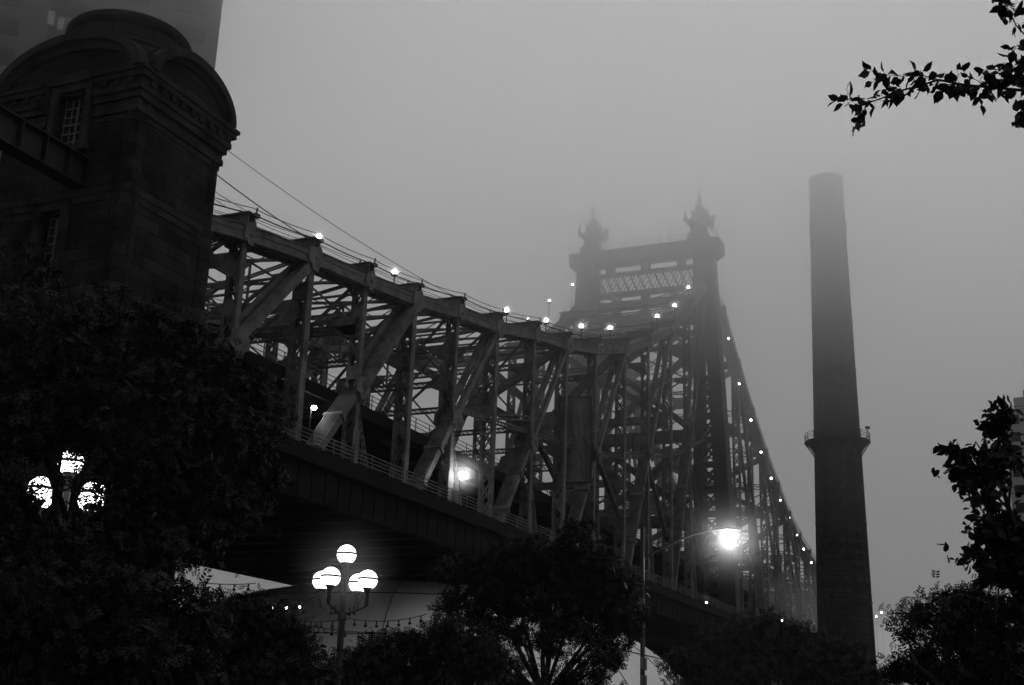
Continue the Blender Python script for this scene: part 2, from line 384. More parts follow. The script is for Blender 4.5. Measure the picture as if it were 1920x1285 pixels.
# lateral bracing between the top chords: crossed light girders, and a thin lower set
for i in range(len(NODES)-1):
    mb = MB(); a0, a1, b0, b1 = P(i, .5), P(i, 17.8), P(i+1, .5), P(i+1, 17.8)
    for q in (-.16, .16):
        mb.beam(a0+A(q, 0, 0), b1+A(q, 0, 0), .09, .12); mb.beam(a1+A(q, 0, 0), b0+A(q, 0, 0), .09, .12)
    mb.box((a0+b1)/2-A(.5, .8, .1), (a0+b1)/2+A(.5, .8, .1))
    bpart(mb, 'lateral_brace')
# knee struts from the chord down to the middle of the posts on the short side
for Y in YS:
    mb = MB()
    for i in range(5, NT):
        a, b = NODES[i], NODES[i+1 if i+1 < NT else i]
        zm = (ZB+a[1])/2+1.5
        mb.laced((a[0], Y, zm+.2), (NODES[i+1][0], Y, (ZB+NODES[i+1][1])/2+1.7), .3, .4, t=.08, lt=.05, pitch=.7, sides='h')
        if 0: mb.laced((a[0], Y, zm+9), (NODES[i+1][0], Y, (ZB+NODES[i+1][1])/2+11), .3, .4, t=.08, lt=.05, pitch=.8, sides='h')
    bpart(mb, 'longitudinal_strut')
X0, X1 = 49., 312.
# lower deck
mb = MB(); mb.box((X0, -5, ZD-.35), (X1, 23.3, ZD))
for y in (-5.0, 23.3):
    s = -1 if y < 0 else 1
    mb.box((X0, y-.12 if s < 0 else y, ZD-.9), (X1, y if s < 0 else y+.12, ZD+.06))
    mb.box((X0, y-.3 if s < 0 else y+.12, ZD-.98), (X1, y if s < 0 else y+.3, ZD-.9))
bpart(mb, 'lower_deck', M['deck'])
mb = MB()
for y in (-4.55, -2.3, 3.3, 6.6, 9.9, 13.2, 16., 20.6, 22.8): mb.box((X0, y-.12, ZD-(3.0 if y in (-4.55, 22.8) else 1.5)), (X1, y+.12, ZD-.36))
for y in (-4.55, 22.8): mb.box((X0, y-.3, ZD-3.06), (X1, y+.3, ZD-3.0))
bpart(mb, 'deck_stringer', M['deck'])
mb = MB()
for i in range(len(NODES)):
    for X in (NODES[i][0],)+(((NODES[i][0]+NODES[i+1][0])/2,) if i < len(NODES)-1 else ()):
        mb.box((X-.2, -4.4, ZD-3.0), (X+.2, 22.7, ZD-.37)); mb.box((X-.4, -4.4, ZD-3.04), (X+.4, 22.7, ZD-2.98))
x = X0+1.2
while x < X1:
    mb.box((x-.04, -4.75, ZD-2.95), (x+.04, -4.68, ZD-1.0)); x += 1.55
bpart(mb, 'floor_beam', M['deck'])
# upper deck with its stringers
mb = MB(); mb.box((X0, .95, ZU-.45), (X1, 17.35, ZU-.12)); mb.box((X0, .8, ZU-.9), (X1, .95, ZU)); mb.box((X0, 17.35, ZU-.9), (X1, 17.5, ZU))
for i in range(len(NODES)): mb.box((NODES[i][0]-.2, .96, ZU-1.6), (NODES[i][0]+.2, 17.34, ZU-.46))
for y in (3, 5.4, 7.8, 10.4, 12.9, 15.3): mb.box((X0, y-.1, ZU-1.2), (X1, y+.1, ZU-.46))
bpart(mb, 'upper_deck', M['deck'])
# railings of the lower deck
for y in (-4.8, 23.1):
    mb = MB(); x = X0
    while x < 290:
        mb.box((x-.05, y-.05, ZD), (x+.05, y+.05, ZD+1.12)); x += 2.45
    for z in (.35, .6, .85, 1.1): mb.box((X0, y-.03, ZD+z-.035), (290, y+.03, ZD+z+.035))
    bpart(mb, 'railing')
mb = MB(); x = X0
while x < 290: mb.box((x-.03, .84, ZU), (x+.03, .9, ZU+1.05)); x += 2.4
for z in (.35, .7, 1.05): mb.box((X0, .85, ZU+z-.025), (290, .89, ZU+z+.025))
bpart(mb, 'railing')
# walkway cables and little stanchions over the chords
for Y in YS:
    mb = MB()
    for i in range(len(NODES)-1):
        a, b = P(i, Y), P(i+1, Y)
        for o, z, r in ((-.8, 1.75, .028), (-.8, 1.35, .045), (.5, 1.8, .022), (.5, 1.3, .022), (-.8, .95, .02)):
            pts = []
            for k in range(7):
                t = k/6; q = a+(b-a)*t+A(0, o, z-.5*t*(1-t)); pts.append(q)
            mb.tube(pts, r, 5, False)
        for o in (-.8, .5): mb.tube([a+A(.35, o, 1.3), a+A(.5, o, 1.95)], .06, 5)
        mb.box(a+A(.3, -.9, 1.3), a+A(.75, -.7, 1.55))
    bpart(mb, 'walkway_cable', M['iron'])
# ---- tower of the bridge
tw = MB()
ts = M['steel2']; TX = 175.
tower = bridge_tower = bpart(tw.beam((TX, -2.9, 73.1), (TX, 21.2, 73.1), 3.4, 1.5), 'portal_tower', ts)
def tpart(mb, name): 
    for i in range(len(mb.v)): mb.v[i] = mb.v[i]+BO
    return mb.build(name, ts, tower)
for Y, s in ((0., 1), (18.3, -1)):
    mb = MB()
    mb.beam((TX, Y+s*.9, 14.7), (TX, Y+s*.7, 72.2), 1.5, 2.6, ref=(1, 0, 0), w1=1.2)
    mb.beam((TX, Y-s*3.5, 14.7), (TX, Y-s*.85, 72.2), 2.3, 3.0, ref=(1, 0, 0), w1=1.7, h1=2.6)
    for q in (-1, 1):
        mb.beam((TX+q*1.36, Y-s*3.5, 14.7), (TX+q*1.36, Y-s*.85, 72.2), .3, .3, ref=(1, 0, 0))
    z = 18.; k = 0
    while z < 52:
        g0 = -3.5+2.65*(z-14.7)/57.5; z2 = z+3.6; g1 = -3.5+2.65*(z2-14.7)/57.5
        for xx in (-1, 1):
            mb.beam((TX+xx, Y+s*g0, z), (TX+xx, Y+s*.9, z), .12, .5)
            mb.beam((TX+xx, Y+s*g0, z), (TX+xx, Y+s*.9, z2), .3, .12, ref=(1, 0, 0)); mb.beam((TX+xx, Y+s*.9, z), (TX+xx, Y+s*g1, z2), .3, .12, ref=(1, 0, 0))
        z = z2; k += 1
    tpart(mb, 'tower_leg')
mb = MB()
mb.beam((TX, -2.95, 73.95), (TX, 21.25, 73.95), 4.4, .22); mb.beam((TX, -2.6, 72.15), (TX, 20.9, 72.15), 2.0, .3)
for s, y in ((-1, -2.9), (1, 21.2)): mb.beam((TX, y, 72.4), (TX, y-s*1.6, 71.4), 3.0, .5)
mb.beam((TX, 1, 70.4), (TX, 17.3, 70.4), 1.3, .4)
for y in np.linspace(3.4, 14.9, 3): mb.beam((TX, y, 70.6), (TX, y, 72.3), 1.3, 1.2, ref=(1, 0, 0))
for xx in (-.6, .6):
    n = 12
    for k in range(n):
        ya, yb = 1.3+15.7*k/n, 1.3+15.7*(k+1)/n
        mb.beam((TX+xx, ya, 67.4), (TX+xx, yb, 70.3), .16, .1, ref=(1, 0, 0)); mb.beam((TX+xx, yb, 67.4), (TX+xx, ya, 70.3), .16, .1, ref=(1, 0, 0))
mb.beam((TX, 1, 67.1), (TX, 17.3, 67.1), 1.4, .6); mb.beam((TX, 1, 65.2), (TX, 17.3, 65.2), 1.0, 1.3)
mb.beam((TX, 1, 62.4), (TX, 17.3, 62.4), 1.0, 2.4); 
for y in (4.5, 9.15, 13.8): mb.beam((TX, y, 60.2), (TX, y, 67), 1.2, 1.0, ref=(1, 0, 0))
mb.beam((TX, 1, 59.9), (TX, 17.3, 59.9), 1.0, .5)
n = 9
for k in range(n):
    ya, yb = 1.3+15.7*k/n, 1.3+15.7*(k+1)/n
    for xx in (-1, 1): mb.beam((TX+xx, ya, 58.1), (TX+xx, yb, 59.7), .22, .1, ref=(1, 0, 0)); mb.beam((TX+xx, yb, 58.1), (TX+xx, ya, 59.7), .22, .1, ref=(1, 0, 0))
mb.beam((TX, 1, 57.8), (TX, 17.3, 57.8), 1.2, .5)
for s, y in ((1, .9), (-1, 17.4)):
    for xx in (-.9, .9): mb.prism([(0, 0), (5.5, 0), (1.6, -2.2), (.3, -6), (0, -6)], (TX+xx, y, 57.5), (0, s, 0), (0, 0, 1), (1, 0, 0), .15)
tpart(mb, 'portal_girder')
mb = MB()
for za, zb in ((57.5, 44), (44, 31.5)):
    mb.laced((TX, 1, za), (TX, 17.3, zb), .9, .9, ref=(1, 0, 0), t=.2, lt=.12, pitch=1.5, plates='w'); mb.laced((TX, 1, zb), (TX, 17.3, za), .9, .9, ref=(1, 0, 0), t=.2, lt=.12, pitch=1.5, plates='w')
    mb.beam((TX, 1, zb), (TX, 17.3, zb), 1.8, 1.6)
tpart(mb, 'sway_brace')
mb = MB(); rng = random.Random(3)
for y in np.linspace(-2.6, 20.9, 14):
    mb.tube([(TX-1.9, y, 74), (TX-1.9, y, 75.1)], .05, 5); mb.tube([(TX+1.9, y, 74), (TX+1.9, y, 75.1)], .05, 5)
for xx in (-1.9, 1.9):
    for z in (74.55, 75.1): mb.tube([(TX+xx, -2.6, z), (TX+xx, 20.9, z)], .035, 5)
for y, h in ((5.4, 77), (6.9, 76.4), (11.2, 76.9), (12.4, 76.4), (-1.6, 76.8), (-2.3, 76.2)): mb.tube([(TX, y, 74), (TX, y, h)], .06, 5)
tpart(mb, 'top_railing')
# finials
for Y in (.55, 17.9):
    mb = MB(); c = (TX, Y, 0)
    def sq(prof, rot=0):   # square-section tapering block
        mb.lathe([(r*1.414, z) for r, z in prof], c, 4)
        v = mb.v[-1]; cc = A(*c); d = v-cc; a = math.pi/4+rot
        mb.v[-1] = cc+np.stack([d[:, 0]*math.cos(a)-d[:, 1]*math.sin(a), d[:, 0]*math.sin(a)+d[:, 1]*math.cos(a), d[:, 2]], 1)
    sq([(1.65, 74), (1.5, 75.3), (1.15, 75.7), (1.0, 76.7), (1.25, 76.9), (1.75, 77.2), (1.65, 77.6), (1.0, 77.8), (.95, 79.0), (1.15, 79.1), (1.1, 79.3), (.55, 79.5), (.42, 80.2), (.5, 80.3), (.2, 80.6), (.15, 81.0)])
    for k in range(4):
        a = math.pi/4+k*math.pi/2; d = A(math.cos(a), math.sin(a), 0); p = A(TX, Y, 0)+d*2.0
        mb.tube([A(p[0], p[1], 77.0), A(p[0], p[1], 77.8)+d*.5, A(p[0], p[1], 79.3)+d*.4], [.42, .3, .05], 6)
        d2 = A(math.cos(a+math.pi/4), math.sin(a+math.pi/4), 0); p = A(TX, Y, 0)+d2*1.5
        mb.tube([A(p[0], p[1], 77.6), A(p[0], p[1], 78.3)+d2*.9, A(p[0], p[1], 78.2)+d2*1.3], [.25, .2, .08], 6)
    mb.lathe([(.14, 80.8), (.12, 81.0), (.38, 81.1), (.44, 81.35), (.3, 81.6), (.12, 81.7), (.1, 82.0), (.3, 82.1), (.24, 82.35), (.04, 82.9)], c, 8)
    tpart(mb, 'finial')
# masonry piers of the bridge
def pier(name, x0, x1, y0, y1, z1, label):
    t = thing(name, (x0, y0, 0), label, 'bridge pier'); mb = MB(); X, Y = x1-x0, y1-y0
    mb.box((0, 0, 0), (X, Y, z1-1.2)); mb.build('shaft', M['stone'], t)
    mb = MB(); mb.box((-.5, -.5, z1-1.2), (X+.5, Y+.5, z1-.6)); mb.box((-.9, -.9, z1-.6), (X+.9, Y+.9, z1-.04)); mb.build('cornice', M['stone_plain'], t)
    for k in range(4):
        mb = MB(); a = .6+k*(X-2.6)/3; mb.box((a, -.35, 0), (a+1.4, -.002, z1-1.7)); mb.box((a-.15, -.5, z1-2.1), (a+1.55, -.352, z1-1.6)); mb.build('pilaster', M['stone_plain'], t)
    return t
pier('bridge_pier', 168, 182, -6, 24.3, 14.64, 'dark masonry bridge pier with pilasters, under the steel tower behind the trees')

# ------------------------------------------------------------------ stone anchor tower
SX0, SX1, SY0, SY1 = 41.5, 47.85, -8.0, .2
stone = thing('stone_tower', (SX0, SY0, 0), 'massive dark granite tower with arched gables and a domed drum, at the left', 'stone tower')
SO = A(-SX0, -SY0, 0)
def spart(mb, name, m='stone', parent=None):
    for i in range(len(mb.v)): mb.v[i] = mb.v[i]+SO
    return mb.build(name, M[m], parent or stone)
# shaft with real window openings in the face towards -X and a blind one in the face towards -Y
WIN = [(-4.85, -3.1, 27.75, 30.55), (-4.4, -3.2, 21.6, 24.3), (-4.5, -3.1, 11.0, 13.2)]
mb = MB(); zs = [0]+[z for w_ in sorted(WIN, key=lambda q: q[2]) for z in w_[2:]]+[29.0 if 0 else 31.2]
mb.box((SX0+.9, SY0, 0), (SX1, SY1, 31.2))
zprev = 0
for a, b, z0, z1 in sorted(WIN, key=lambda q: q[2]):
    mb.box((SX0, SY0, zprev), (SX0+.9, SY1, z0)); mb.box((SX0, SY0, z0), (SX0+.9, a, z1)); mb.box((SX0, b, z0), (SX0+.9, SY1, z1)); zprev = z1
mb.box((SX0, SY0, zprev), (SX0+.9, SY1, 31.2))
spart(mb, 'shaft')
# rounded corner piers, quoins and projecting courses
mb = MB()
for (x, y) in ((SX0, SY0), (SX1, SY0), (SX0, SY1), (SX1, SY1)):
    cx, cy = (x+SX0*.0), y
    mb.lathe([(.62, 0), (.62, 25.2)], (x+(.35 if x == SX0 else -.35), y+(.35 if y == SY0 else -.35), 0), 16)
    mb.lathe([(.5, 25.2), (.5, 31)], (x+(.35 if x == SX0 else -.35), y+(.35 if y == SY0 else -.35), 0), 16)
spart(mb, 'corner_pier')
def course(z0, z1, out, name='string_course'):
    mb = MB(); mb.box((SX0-out, SY0-out, z0), (SX1+out, SY1+out, z1)); return mb
mb = MB()
for z0, z1, o in ((24.6, 24.95, .06), (24.95, 25.3, .12), (19.2, 19.6, .1)):
    for bx in (((SX0-o, SY0-o, z0), (SX1+o, SY0-.001, z1)), ((SX0-o, SY0+.0, z0), (SX0-.001, SY1+o, z1)), ((SX1+.001, SY0, z0), (SX1+o, SY1+o, z1))): mb.box(*bx)
spart(mb, 'string_course', 'stone_plain')
# main cornice, stepped, growing out to the eaves
mb = MB(); steps = ((28.7, 29.0, .05), (29.0, 29.3, .16), (29.3, 29.65, .1), (29.65, 30.0, .26), (30.0, 30.3, .4), (30.3, 30.6, .36), (30.6, 30.9, .55), (30.9, 31.1, .66))
for z0, z1, o in steps:   # on the sides the cornice stops either side of the window bay
    for y0, y1 in ((SY0-o, -5.5), (-2.5, SY1+o)): mb.box((SX0-o, y0, z0), (SX0-.001, y1, z1-.004))
    mb.box((SX0, SY0-o, z0), (SX1+o, SY0-.001, z1-.004)); mb.box((SX1+.001, SY0, z0), (SX1+o, SY1+o, z1-.004))
for x in np.arange(SX0+.2, SX1, .75): mb.box((x, SY0-.5, 30.31), (x+.35, SY0-.37, 30.59))
for y in list(np.arange(SY0+.1, -5.8, .75))+list(np.arange(-2.3, SY1, .75)): mb.box((SX0-.5, y, 30.31), (SX0-.37, y+.35, 30.59))
spart(mb, 'cornice', 'stone_plain')
# crossing barrel roofs that end in arched gables
def arch(hw, z0, rise, n=20, pw=2.0): return [(hw*math.cos(math.pi*k/n), z0+rise*abs(math.sin(math.pi*k/n))**(2/pw)) for k in range(n+1)]
cxm, cym = (SX0+SX1)/2, (SY0+SY1)/2; hx, hy = (SX1-SX0)/2, (SY1-SY0)/2
mb = MB()
mb.prism(arch(hx+.3, 31.1, 2.2), (cxm, SY0-.3, 0), (1, 0, 0), (0, 0, 1), (0, 1, 0), SY1-SY0+.6)
spart(mb, 'roof')
mb = MB(); mb.prism(arch(hy+.3, 31.1, 2.25), (SX0-.3, cym, 0), (0, 1, 0), (0, 0, 1), (1, 0, 0), SX1-SX0+.6)
spart(mb, 'roof')
def arch_ring(mb, hw, z0, rise, th, o, ax, az, depth, n=22):
    a = arch(hw, z0, rise, n); b = arch(hw-th, z0, rise-th, n)
    for k in range(n):
        poly = [a[k], a[k+1], b[k+1], b[k]]
        mb.prism(poly, o, ax, (0, 0, 1), az, depth-.01*(k % 2))
for nm, args in (('hood', (hy+.45, 31.05, 2.5, .45, (SX0-.8, cym, 0), (0, 1, 0), (1, 0, 0), 1.3)), ('hood', (hx+.12, 31.05, 2.3, .45, (cxm, SY0-.8, 0), (1, 0, 0), (0, 1, 0), 1.3)),
                 ('archivolt', (hy+.2, 31.0, 2.1, .4, (SX0-.5, cym, 0), (0, 1, 0), (1, 0, 0), .8)), ('archivolt', (hx+.2, 31.0, 2.0, .4, (cxm, SY0-.5, 0), (1, 0, 0), (0, 1, 0), .8))):
    mb = MB(); arch_ring(mb, *args); spart(mb, nm, 'stone_plain')
# drum and shallow dome
mb = MB(); mb.lathe([(3.0, 31.5), (3.0, 33.75), (3.1, 33.85), (3.1, 34.0), (2.98, 34.05), (2.98, 34.75), (3.08, 34.85), (3.16, 35.0), (3.16, 35.2), (3.0, 35.4), (2.6, 35.55)], (cxm+.1, cym, 0), 48)
mb.smooth = False; spart(mb, 'drum')
mb = MB(); sphere(mb, (cxm+.1, cym, 31.9), 3.75, 40, 8, .86, 1.0); spart(mb, 'dome', 'stone_plain')
# window surrounds, sills, glass and muntins
for a, b, z0, z1 in WIN:
    mb = MB()
    for y0, y1 in ((a-.38, a-.002), (b+.002, b+.38)): mb.box((SX0-.22, y0, z0-.1), (SX0-.002, y1, z1+.1))
    mb.box((SX0-.22, a-.38, z1+.1), (SX0-.002, b+.38, z1+.5)); mb.box((SX0-.34, a-.5, z1+.5), (SX0-.003, b+.5, z1+.66)); mb.box((SX0-.3, a-.5, z0-.34), (SX0-.002, b+.5, z0-.1))
    f = spart(mb, 'window', 'stone_plain')
    mb = MB(); mb.box((SX0+.5, a, z0), (SX0+.53, b, z1)); g = spart(mb, 'pane', 'glassy', f)
    mb = MB(); n = 4 if z1 > 30 else 3; r = 6
    for k in range(n+1):
        y = a+.03+(b-a-.06)*k/n; mb.box((SX0+.43, y-.03, z0), (SX0+.47, y+.03, z1))
    for k in range(r+1):
        z = z0+.03+(z1-z0-.06)*k/r; mb.box((SX0+.40, a, z-.028), (SX0+.429, b, z+.028))
    mb.box((SX0+.36, (a+b)/2-.05, z0), (SX0+.399, (a+b)/2+.05, z1)); mb.box((SX0+.36, a, (z0+z1)/2-.05), (SX0+.398, b, (z0+z1)/2+.05)); mb.box((SX0+.36, a, z0+(z1-z0)*.33-.04), (SX0+.397, b, z0+(z1-z0)*.33+.04))
    spart(mb, 'muntin', 'ivory', f)
# heavy plate girder that runs into the tower
gd = thing('approach_girder', (20, -5.1, 25.5), 'heavy dark steel beam running into the window side of the stone tower', 'steel beam')
mb = MB(); mb.box((0, -.12, 0), (21.45, .12, 1.35)); fl = MB(); fl.box((0, -.45, 1.35), (21.45, .45, 1.42)); fl.box((0, -.45, -.07), (21.45, .45, 0)); fl.build('flange', M['iron'], gd)
for x in np.arange(.8, 21.4, 1.5): mb.box((x, -.42, 0), (x+.06, -.12, 1.35))
mb.build('web', M['iron'], gd)
# ------------------------------------------------------------------ chimney
c0 = at(1585, 1170, 180); cxx, cyy = c0[0], c0[1]
ch = thing('brick_chimney', (cxx, cyy, 0), 'tall tapering dark brick chimney with a railed platform ring, top lost in the fog', 'chimney')
mb = MB(); rad = lambda z: 4.05-(z/83.)*1.62
prof = [(rad(z), z) for z in np.arange(0, 74, 2.0)]+[(rad(74), 74), (rad(74)+.12, 74.1), (rad(74)+.12, 76.0), (rad(76), 76.1), (rad(82), 82), (rad(82)+.1, 82.1), (rad(82)+.1, 83.2), (rad(83)-.25, 83.25)]
mb.lathe(prof, (0, 0, 0), 64); mb.smooth = False
chb = M['brick']; mb.build('shaft', chb, ch, smooth=True)
mb = MB()
for z in (8, 20, 31, 46, 53, 60, 67): mb.lathe([(rad(z)+.002, z-.12), (rad(z)+.06, z-.1), (rad(z)+.06, z+.1), (rad(z)+.002, z+.12)], (0, 0, 0), 48, cap=False)
mb.build('iron_band', M['iron'], ch)
mb = MB(); ZP = 42.3; ro = 4.55
mb.lathe([(rad(ZP)+.01, ZP), (ro, ZP), (ro, ZP+.16), (rad(ZP)+.01, ZP+.16)], (0, 0, 0), 40, cap=False)
mb.lathe([(rad(ZP-1.2)+.01, ZP-1.2), (rad(ZP-1.2)+.3, ZP-.9), (ro-.35, ZP-.1), (ro-.3, ZP-.01), (rad(ZP)+.02, ZP-.01)], (0, 0, 0), 40, cap=False)
mb.build('platform', M['iron'], ch)
mb = MB()
for k in range(20):
    a = 2*math.pi*(k+.5)/20; d = A(math.cos(a), math.sin(a), 0)
    mb.beam(d*(ro-.12)+A(0, 0, ZP), d*(rad(ZP)+.0)+A(0, 0, ZP-1.9), .09, .12)
mb.build('bracket', M['iron'], ch)
mb = MB(); n = 40
for z in (.4, .75, 1.1):
    for k in range(n):
        a, b = 2*math.pi*k/n, 2*math.pi*(k+1)/n; mb.beam(A(math.cos(a), math.sin(a), 0)*(ro-.05)+A(0, 0, ZP+.16+z), A(math.cos(b), math.sin(b), 0)*(ro-.05)+A(0, 0, ZP+.16+z), .055, .055)
for k in range(20):
    a = 2*math.pi*k/20; d = A(math.cos(a), math.sin(a), 0)*(ro-.05); mb.beam(d+A(0, 0, ZP+.16), d+A(0, 0, ZP+1.3), .07, .07)
mb.build('railing', M['iron'], ch)
mb = MB(); d = nrm(A(-RT[0], -RT[1], 0))*-1*(ro-.15)
mb.tube([d+A(0, 0, ZP+.2), d+A(0, 0, ZP+2.3)], .05, 6); mb.box(d+A(-.3, -.3, ZP+2.3), d+A(.3, .3, ZP+2.6)); mb.build('warning_lamp', M['iron'], ch)
mb = MB(); a0 = math.atan2(-cyy+CAM[1]*1, -cxx)+.35
for q in (-.2, .2):
    a = a0+q/3.5; mb.beam(A(math.cos(a), math.sin(a), 0)*(rad(2)+.16)+A(0, 0, 2), A(math.cos(a), math.sin(a), 0)*(rad(82)+.16)+A(0, 0, 82), .05, .05)
for z in np.arange(3, 82, 1.0):
    a, b = a0-.2/3.5, a0+.2/3.5; r = rad(z)+.16; mb.beam(A(math.cos(a)*r, math.sin(a)*r, z), A(math.cos(b)*r, math.sin(b)*r, z), .04, .04)
mb.build('ladder', M['iron'], ch)
# ------------------------------------------------------------------ far buildings
def building(name, org, rz, dims, label, m, floors, cols, roofs=(), seed=1, lit=(), panes=True):
    t = thing(name, org, label, 'building', rz=rz); X, Y, Z = dims
    mb = MB(); mb.box((0, 0, 0), (X, Y, Z)); mb.build('wall', M[m], t); rng = random.Random(seed)
    fh = Z/floors
    wz = {'x': [], 'y': []}
    for face, L in (('x', X), ('y', Y)) if panes else ():
        n = max(2, int(cols*L/max(X, Y)))
        for side in (0, 1):
            mb = MB(); ml = MB()
            for f in range(floors):
                for k in range(n):
                    a = L*(k+.22)/n; b = L*(k+.78)/n; z0 = fh*(f+.3); z1 = fh*(f+.85)
                    tgt = ml if (face, side, f, k) in lit else mb
                    e = .04; pos = (0-e, 0) if side == 0 else ((Y if face == 'x' else X), (Y if face == 'x' else X)+e)
                    if face == 'x': tgt.box((a, pos[0]-.001, z0), (b, pos[1]+.001, z1))
                    else: tgt.box((pos[0]-.001, a, z0), (pos[1]+.001, b, z1))
            if mb.v: tag(mb.build('window_pane', M['glassy'], t), kind='stuff')
            if ml.v: tag(ml.build('lit_window_pane', M['win'], t), kind='stuff')
    for a, b in roofs:
        mb = MB(); mb.box(a, b); mb.build('roof_house', M[m], t)
    return t
e1 = at(404, 120, 104)
tb = building('tower_block', (e1[0], e1[1], 0), R_(43), (30, 46, 84), 'very tall flat-faced tower block fading into the fog, top left', 'facade', 30, 9, seed=4, lit=())
bx, by = math.cos(R_(43)), math.sin(R_(43))
for px, py, wd, hh in ((96, 34, .55, 1.3), (114, 46, .5, 1.1)):     # windows showing paler in the fog
    d_ = ray(px, py); n_ = A(bx, by, 0); s_ = np.dot(e1-CAM, n_)/np.dot(d_, n_); p_ = CAM+d_*s_-A(e1[0], e1[1], 0); yl = -p_[0]*by+p_[1]*bx
    mb = MB(); mb.box((-.08, yl-wd/2, p_[2]-hh/2), (-.05, yl+wd/2, p_[2]+hh/2)); mb.build('lit_window_pane', M['win'], tb)
e2 = at(1893, 900, 150)
eb = building('concrete_block', (e2[0], e2[1], 0), R_(-95), (24, 13.5, 38.4), 'pale concrete high-rise behind the tree at the right edge', 'concrete', 19, 12, roofs=[((.9, 2, 38.4), (9, 9, 40.6)), ((1.9, 3, 40.6), (5, 7, 41.7))])
mb = MB()
for k in range(9): mb.box((.1, .1+k*1.6, 38.4), (.16, .16+k*1.6, 39.1))
for z in (38.7, 39.04): mb.box((.1, .1, z), (.15, 13.3, z+.05)); mb.box((.1, .1, z), (7, .15, z+.05))
mb.build('roof_railing', M['iron'], eb)
# ------------------------------------------------------------------ tennis dome under the bridge
dm = thing('air_dome', (104, 9, 0), 'large pale fabric dome with curved seams, under the bridge behind the lamp', 'inflated dome')
mb = MB(); nu, nv = 64, 24
def dome_p(u, v, e=1.):   # u round, v from rim to top
    a = 2*math.pi*u; rho = 1-v; k = abs(math.cos(a))**2.6+abs(math.sin(a))**2.6; k = k**(-1/2.6)
    return A(rho*27*k*math.cos(a)*e, rho*27*k*math.sin(a)*e, 14.3*max(0, 1-rho**2.3)**.55*e)
vs = [dome_p(i/nu, (j/nv)**1.6) for i in range(nu) for j in range(nv+1)]
mb.add(vs, [(i*(nv+1)+j, ((i+1) % nu)*(nv+1)+j, ((i+1) % nu)*(nv+1)+j+1, i*(nv+1)+j+1) for i in range(nu) for j in range(nv)])
mb.build('envelope', M['fabric'], dm, smooth=True)
mb = MB()
for i in range(0, nu, 4): mb.tube([dome_p(i/nu, (j/12)**1.5, 1.003) for j in range(12)], .03, 5, False)
for v in (.18, .42, .66): mb.tube([dome_p(i/48, v, 1.003) for i in range(49)], .04, 5, False)
mb.build('restraint_cable', M['iron'], dm)
# repair sheeting hung inside the bridge
def sheet(x0, y0, x1, y1, X, label):
    a, b, c, d = (on_x(x, y, X) for x, y in ((x0, y0), (x1, y0), (x1, y1), (x0, y1))); t = thing('work_sheeting', tuple(d), label, 'sheeting'); n = 14; mb = MB(); r = random.Random(5); vs = []
    for i in range(n+1):
        for j in range(n+1):
            u, v = i/n, j/n; p = (a*(1-u)+b*u)*(1-v)+(d*(1-u)+c*u)*v; vs.append(p-d+A(.25*math.sin(u*9+v*2)+r.uniform(-.08, .08), 0, 0)); 
    f = [(i*(n+1)+j, i*(n+1)+j+1, (i+1)*(n+1)+j+1, (i+1)*(n+1)+j) for i in range(n) for j in range(n)]
    mb.add(vs, f); vs2 = [v+A(.03, 0, 0) for v in vs]; mb.add(vs2, [q[::-1] for q in f]); mb.build('cloth', M['fabric2'], t)
    mb = MB()
    for p, q_ in ((a, b), (b, c), (c, d), (d, a)): mb.beam(p-d, q_-d, .14, .14)
    mb.build('edge_bar', M['iron'], t)
sheet(1049, 745, 1108, 905, 121.5, 'grey sheeting hung between the posts in the middle of the bridge')
sheet(1186, 815, 1214, 860, 152.5, 'small patch of grey sheeting hung inside the bridge near its tower')
# ------------------------------------------------------------------ lamps
def point(p, energy, r, name='lamp_light', parent=None):
    l = bpy.data.lights.new(name, 'POINT'); l.energy = energy; l.shadow_soft_size = r
    o = bpy.data.objects.new(name, l); scene.collection.objects.link(o); o.location = tuple(p); o.parent = parent; return o
def five_globe(px, py, D, label, arm=.62, rz=0):
    c = at(px, py, D); t = thing('globe_lamp', (c[0], c[1], 0), label, 'street lamp', 'five-globe lamp posts', rz); ztop = c[2]; r = .225
    mb = MB(); mb.lathe([(.2, 0), (.2, .25), (.13, .35), (.1, .6), (.075, 1.0), (.075, ztop-1.55), (.1, ztop-1.5), (.1, ztop-1.4), (.06, ztop-1.35), (.06, ztop-.28), (.1, ztop-.24), (.12, ztop-.17)], (0, 0, 0), 16); mb.build('post', M['iron'], t)
    def globe(x, y, z):
        mb = MB(); sphere(mb, (x, y, z), r, 24, 14); g = mb.build('globe', M['globe'], t, smooth=True)
        mb = MB(); mb.lathe([(r-.004, -.026), (r+.014, -.024), (r+.014, .024), (r-.004, .026)], (x, y, z+.02), 24, cap=False); mb.build('band', M['iron'], g)
        mb = MB(); mb.lathe([(.04, -r-.38), (.055, -r-.3), (.05, -r-.08), (.09, -r+.0), (.13, -r+.035), (.13, -r+.05)], (x, y, z), 14); mb.build('holder', M['iron'], g)
    ax0 = math.atan2(RT[1], RT[0])-R_(24)-rz; globe(0, 0, ztop); zl = ztop-.6
    for k in range(4):
        a = ax0+k*math.pi/2; x, y = arm*math.cos(a), arm*math.sin(a); globe(x, y, zl)
        mb = MB(); mb.tube([(0, 0, zl-.78), (x*.5, y*.5, zl-.72), (x, y, zl-.6), (x, y, zl-.3)], .03, 8); mb.box((x*.5-.02, y*.5-.02, zl-.8), (x*.5+.02, y*.5+.02, zl-.6)); mb.build('arm', M['iron'], t)
    return t
five_globe(650, 1040, 30, 'lit lamp post with five white banded globes, standing clear in front of the bridge', rz=R_(5))
five_globe(133, 868, 23.6, 'lit five-globe lamp post half hidden by leaves, under the stone tower', rz=R_(40))
